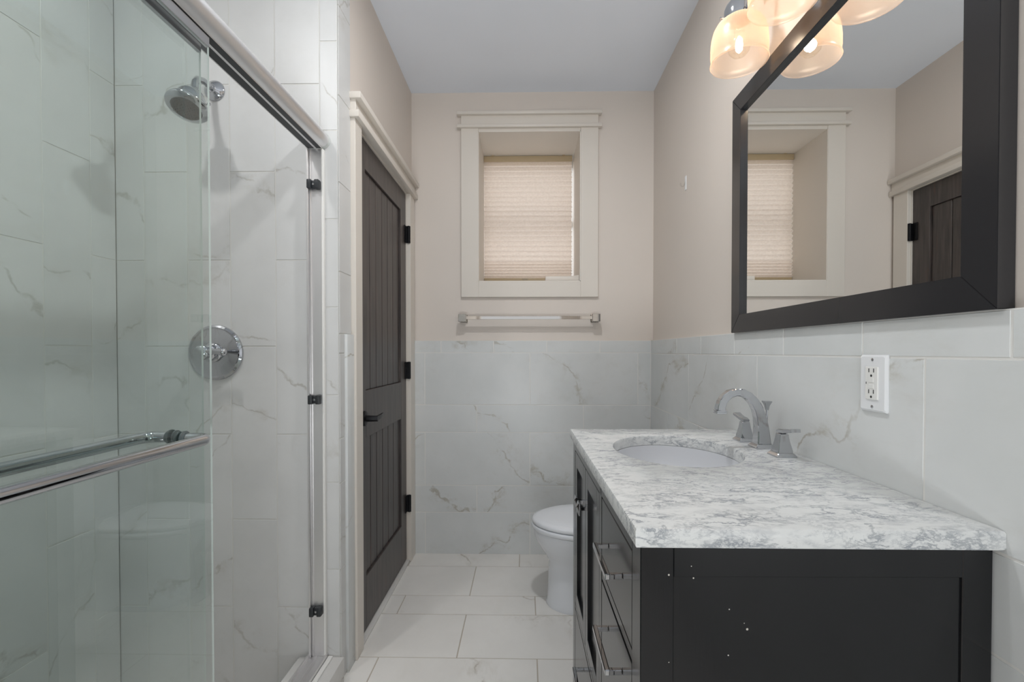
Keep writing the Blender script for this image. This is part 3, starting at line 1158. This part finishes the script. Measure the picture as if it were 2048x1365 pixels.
bm = MB().lathe([(.028, 0), (.028, .002), (.024, .003), (.016, .0035), (.015, .006), (.0, .0075)], (SX, SY, .7196), (0, 0, 1), 32)
link_mesh('drain', bm, M['chrome'], sk)

# ------------------------------------------------------------------ faucet
FX, FY, FZ = .654, 1.281, ZT
fa = thing('faucet', 'chrome widespread faucet with arched spout behind the sink', 'faucet', (FX, FY, FZ))


def sq_ring(xc, yc, z, h):
    c = h * .07
    return [Vector((xc + a, yc + b, z)) for a, b in ((-h + c, -h), (h - c, -h), (h, -h + c), (h, h - c), (h - c, h), (-h + c, h), (-h, h - c), (-h, -h + c))]


bm = MB().rings([sq_ring(FX, FY, FZ + z, h) for z, h in ((0, .0262), (.004, .0262), (.009, .0215), (.0115, .0205), (.0118, .0190), (.0135, .0190))])
pts, wsd, hsd = [], [], []
path = [(.654, .0125, .0185, .0185), (.6535, .035, .0165, .0165), (.6520, .060, .0152, .0148), (.648, .085, .0142, .0132), (.641, .108, .0135, .0120), (.630, .128, .013, .0112), (.615, .1435, .0127, .0107), (.598, .152, .0125, .0104), (.581, .1535, .0123, .0102), (.566, .149, .0122, .0102), (.553, .139, .0122, .0103), (.5445, .126, .0122, .0105), (.5405, .113, .0124, .0108), (.5395, .1035, .0126, .011)]
for x, z, w_, h_ in path:
    pts.append((x, FY, FZ + z))
    wsd.append(w_)
    hsd.append(h_)
bm.sweep_rect(pts, (0, 1, 0), wsd, hsd, .08)
spout = link_mesh('spout', bm, M['chrome'], fa, angle=28)
bm = MB().box(.5255, .5535, FY - .0138, FY + .0138, FZ + .1005, FZ + .1035, .0006, 1).box(.5285, .5505, FY - .011, FY + .011, FZ + .0985, FZ + .1008).box(.5255, .5535, FY - .0138, FY + .0138, FZ + .0945, FZ + .0985, .0006, 1)
link_mesh('spout_tip', bm, M['chrome'], spout)
bm = MB().cyl((.668, FY, FZ + .055), (.668, FY, FZ + .118), .0026, 10)
bm.rings([sq_ring(.668, FY, FZ + z, h) for z, h in ((.104, .0035), (.116, .0052), (.127, .0098), (.129, .0098))])
link_mesh('lift_rod', bm, M['chrome'], fa)
for s, yc in ((-1, 1.178), (1, 1.377)):
    bm = MB().rings([sq_ring(FX - .001, yc, FZ + z, h) for z, h in ((0, .0252), (.004, .0252), (.0085, .0208), (.0105, .0198), (.0108, .0185), (.016, .0180), (.026, .0158), (.040, .0128), (.052, .0112), (.0555, .0108), (.058, .0095))])
    hb = link_mesh('handle', bm, M['chrome'], fa, angle=28)
    pts = [(FX - .001, yc - s * .011, FZ + .0605), (FX - .001, yc, FZ + .0635), (FX - .001, yc + s * .018, FZ + .0655), (FX, yc + s * .040, FZ + .0700), (FX + .001, yc + s * .056, FZ + .0735)]
    bm = MB().sweep_rect(pts, (1, 0, 0), [.0085, .0092, .0088, .0098, .0112], [.0045, .0055, .0048, .0042, .0042], .1)
    link_mesh('lever', bm, M['chrome'], hb, angle=28)

# ------------------------------------------------------------------ outlet
OX, OY, OZ = XR, .9475, 1.096
ot = thing('wall_outlet', 'white electrical outlet with a wide cover plate on the marble tile above the vanity', 'outlet', (OX, OY, OZ))
bm = MB()
rr = [[Vector((OX - d, OY + a * hw, OZ + c * hh)) for a, c in ((-1, -1), (1, -1), (1, 1), (-1, 1))] for d, hw, hh in ((0, .0355, .0575), (.003, .0355, .0575), (.0062, .0318, .0538))]
bm.rings(rr)
b = bm.bm
es = [e for e in b.edges if abs((e.verts[0].co - e.verts[1].co).x) > .002]
bmesh.ops.bevel(b, geom=es, offset=.0015, segments=2, affect='EDGES')
link_mesh('cover_plate', bm, M['plastic_white'], ot)
rc = link_mesh('receptacle', MB().box(OX - .0085, OX - .004, OY - .0166, OY + .0166, OZ - .0333, OZ + .0333, .001, 1), M['plastic_cream'], ot)
for zc, lbl in ((.0062, 'reset_button'), (-.0062, 'test_button')):
    link_mesh(lbl, MB().box(OX - .0096, OX - .008, OY - .0068, OY + .0068, OZ + zc - .0045, OZ + zc + .0045, .0006, 1), M['plastic_cream'], rc)
bm = MB()
for zc in (.0215, -.0215):
    for yo in (-.0064, .0064):
        bm.box(OX - .0087, OX - .008, OY + yo - .0011, OY + yo + .0011, OZ + zc + .0005, OZ + zc + .0085)
    bm.lathe([(.0026, 0), (.0026, .0006)], (OX - .0081, OY, OZ + zc - .0062), (-1, 0, 0), 14)
bm.box(OX - .0087, OX - .008, OY + .0128, OY + .0145, OZ - .0022, OZ + .0022)
label(link_mesh('socket_slots', bm, M['slot_dark'], rc), 'dark socket slots')
for zc in (.0478, -.0478):
    bm = MB().lathe([(.0034, 0), (.0034, .0008), (.0026, .0013)], (OX - .006, OY, OZ + zc), (-1, 0, 0), 14)
    label(link_mesh('screw', bm, M['chrome_soft'], ot), 'metal screw')

# ------------------------------------------------------------------ hook
hk = thing('wall_hook', 'small white adhesive hook on the beige wall between window and mirror', 'hook', (XRP, 2.105, 1.922))
link_mesh('backing_plate', MB().box(XRP - .003, XRP, 2.096, 2.114, 1.892, 1.955, .0012, 2), M['plastic_white'], hk)
bm = MB().tube([(XRP - .002, 2.105, 1.930), (XRP - .006, 2.105, 1.918), (XRP - .011, 2.105, 1.909), (XRP - .018, 2.105, 1.908), (XRP - .023, 2.105, 1.914), (XRP - .024, 2.105, 1.924)], .0028, 10)
link_mesh('hook_arm', bm, M['clear_plastic'], hk, angle=60)

# ------------------------------------------------------------------ mirror
MXF, MXG = .700, .7125
MY0, MY1, MZ0, MZ1 = .697, 1.5765, 1.2235, 2.006
FW = .058
mi = thing('wall_mirror', 'wall mirror in a wide black wooden frame above the vanity', 'mirror', (.714, 1.137, MZ0))
o_c = [(MY0, MZ0), (MY1, MZ0), (MY1, MZ1), (MY0, MZ1)]
i_c = [(MY0 + FW, MZ0 + FW), (MY1 - FW, MZ0 + FW), (MY1 - FW, MZ1 - FW), (MY0 + FW, MZ1 - FW)]
for k in range(4):
    a, b2 = o_c[k], o_c[(k + 1) % 4]
    c, d = i_c[(k + 1) % 4], i_c[k]
    cen = [sum(p[0] for p in (a, b2, c, d)) / 4, sum(p[1] for p in (a, b2, c, d)) / 4]
    # pull the mitred ends back by a hair so that the joint reads
    dirv = Vector((b2[0] - a[0], b2[1] - a[1])).normalized() * .0004
    q = [(a[0] + dirv.x, a[1] + dirv.y), (b2[0] - dirv.x, b2[1] - dirv.y), (c[0] - dirv.x, c[1] - dirv.y), (d[0] + dirv.x, d[1] + dirv.y)]
    bm = MB().prism(q, 'x', MXF, XRP - .0005)
    es = list(bm.bm.edges)
    bmesh.ops.bevel(bm.bm, geom=es, offset=.0008, segments=2, affect='EDGES')
    link_mesh('frame_rail', bm, M['mframe'], mi)
link_mesh('mirror_glass', MB().box(MXG, MXG + .004, MY0 + FW - .004, MY1 - FW + .004, MZ0 + FW - .004, MZ1 - FW + .004), M['mirror'], mi, smooth=False)

# ------------------------------------------------------------------ vanity light
LX, LZ = .612, 1.988
vl = thing('vanity_light', 'chrome three lamp vanity light with ribbed glass shades above the mirror', 'wall lamp', (XRP, 1.113, 2.26))
bm = MB().box(XRP - .022, XRP, .80, 1.426, 2.225, 2.295, .008, 3)
link_mesh('backplate', bm, M['chrome'], vl)
for yc in (1.338, 1.113, .888):
    pts = [(XRP - .02, yc, 2.26), (XRP - .05, yc, 2.262)]
    for k in range(1, 8):
        a = math.pi / 2 * k / 7
        pts.append((LX + .06 - .06 * math.sin(a) - .0, yc, 2.202 + .06 * math.cos(a)))
    pts.append((LX, yc, 2.18))
    arm = link_mesh('arm', MB().tube(pts, .0075, 14), M['chrome'], vl, angle=60)
    # fitter cup with thumb screws
    bm = MB().lathe([(.012, 2.205), (.016, 2.200), (.016, 2.175), (.024, 2.165), (.036, 2.150), (.0405, 2.138), (.0405, 2.110), (.038, 2.108)], (LX, yc, 0), (0, 0, 1), 32, cap0=True, cap1=False)
    for k in range(3):
        a = 2 * math.pi * k / 3 + .9
        bm.cyl((LX + .040 * math.cos(a), yc + .040 * math.sin(a), 2.118), (LX + .049 * math.cos(a), yc + .049 * math.sin(a), 2.118), .0022, 8)
        bm.cyl((LX + .049 * math.cos(a), yc + .049 * math.sin(a), 2.118), (LX + .052 * math.cos(a), yc + .052 * math.sin(a), 2.118), .0045, 10)
    link_mesh('shade_fitter', bm, M['chrome'], vl, angle=40)
    # bell shade with vertical prismatic ribs
    prof = [(.034, 2.122), (.0355, 2.112), (.046, 2.106), (.058, 2.096), (.0672, 2.080), (.0722, 2.060), (.0742, 2.036), (.0742, 2.010), (.0735, 1.998), (.0762, 1.992), (.0775, LZ), (.0755, LZ - .003)]
    bm = MB()
    n = 120
    rg = []
    for r, z in prof:
        amp = .0018 if 1.999 < z < 2.10 else 0
        rg.append([Vector((LX + (r + amp * (k % 2)) * math.cos(2 * math.pi * k / n), yc + (r + amp * (k % 2)) * math.sin(2 * math.pi * k / n), z)) for k in range(n)])
    bm.rings(rg, cap0=False, cap1=False)
    link_mesh('glass_shade', bm, M['shade'], vl, angle=60)
    # bulb
    bm = MB().lathe([(.013, 2.095), (.0135, 2.082), (.020, 2.066), (.028, 2.048), (.030, 2.034), (.027, 2.019), (.018, 2.008), (.008, 2.0035), (0, 2.003)], (LX, yc, 0), (0, 0, 1), 28)
    bl = link_mesh('bulb', bm, M['bulb'], vl, angle=60)
    bm = MB().lathe([(.002, 2.062), (.0085, 2.052), (.010, 2.036), (.0085, 2.022), (.002, 2.015)], (LX, yc, 0), (0, 0, 1), 16)
    label(link_mesh('filament', bm, M['filament'], bl, angle=60), 'glowing filament')
    d = bpy.data.lights.new('bulb_light', 'POINT')
    d.energy = BULB_POWER
    d.color = (1.0, .77, .62)
    d.shadow_soft_size = .016
    o = bpy.data.objects.new('bulb_light', d)
    COL.objects.link(o)
    o.parent = vl
    o.location = Vector((LX, yc, 2.034)) - ORIGIN[vl.name]

# ------------------------------------------------------------------ ceiling downlights
for lbl, x, y in (('round recessed ceiling downlight above the shower', -1.06, .78), ('round recessed ceiling downlight in the middle of the room', .03, 1.22)):
    dl = thing('recessed_light', lbl, 'ceiling light', (x, y, ZC))
    bm = MB().lathe([(.045, -.001), (.085, -.001), (.085, -.004), (.075, -.008), (.045, -.004)] if x < -.6 else [(.062, -.001), (.085, -.001), (.085, -.004), (.075, -.008), (.062, -.006)], (x, y, ZC), (0, 0, 1), 40, cap0=False, cap1=False)
    link_mesh('trim_ring', bm, M['plastic_white'], dl)
    bm = MB().lathe([(.045 if x < -.6 else .062, -.0035), (.0001, -.0035)], (x, y, ZC), (0, 0, 1), 40, cap0=False, cap1=False)
    link_mesh('lens', bm, M['can_lens_dim' if x < -.6 else 'can_lens'], dl, smooth=False)
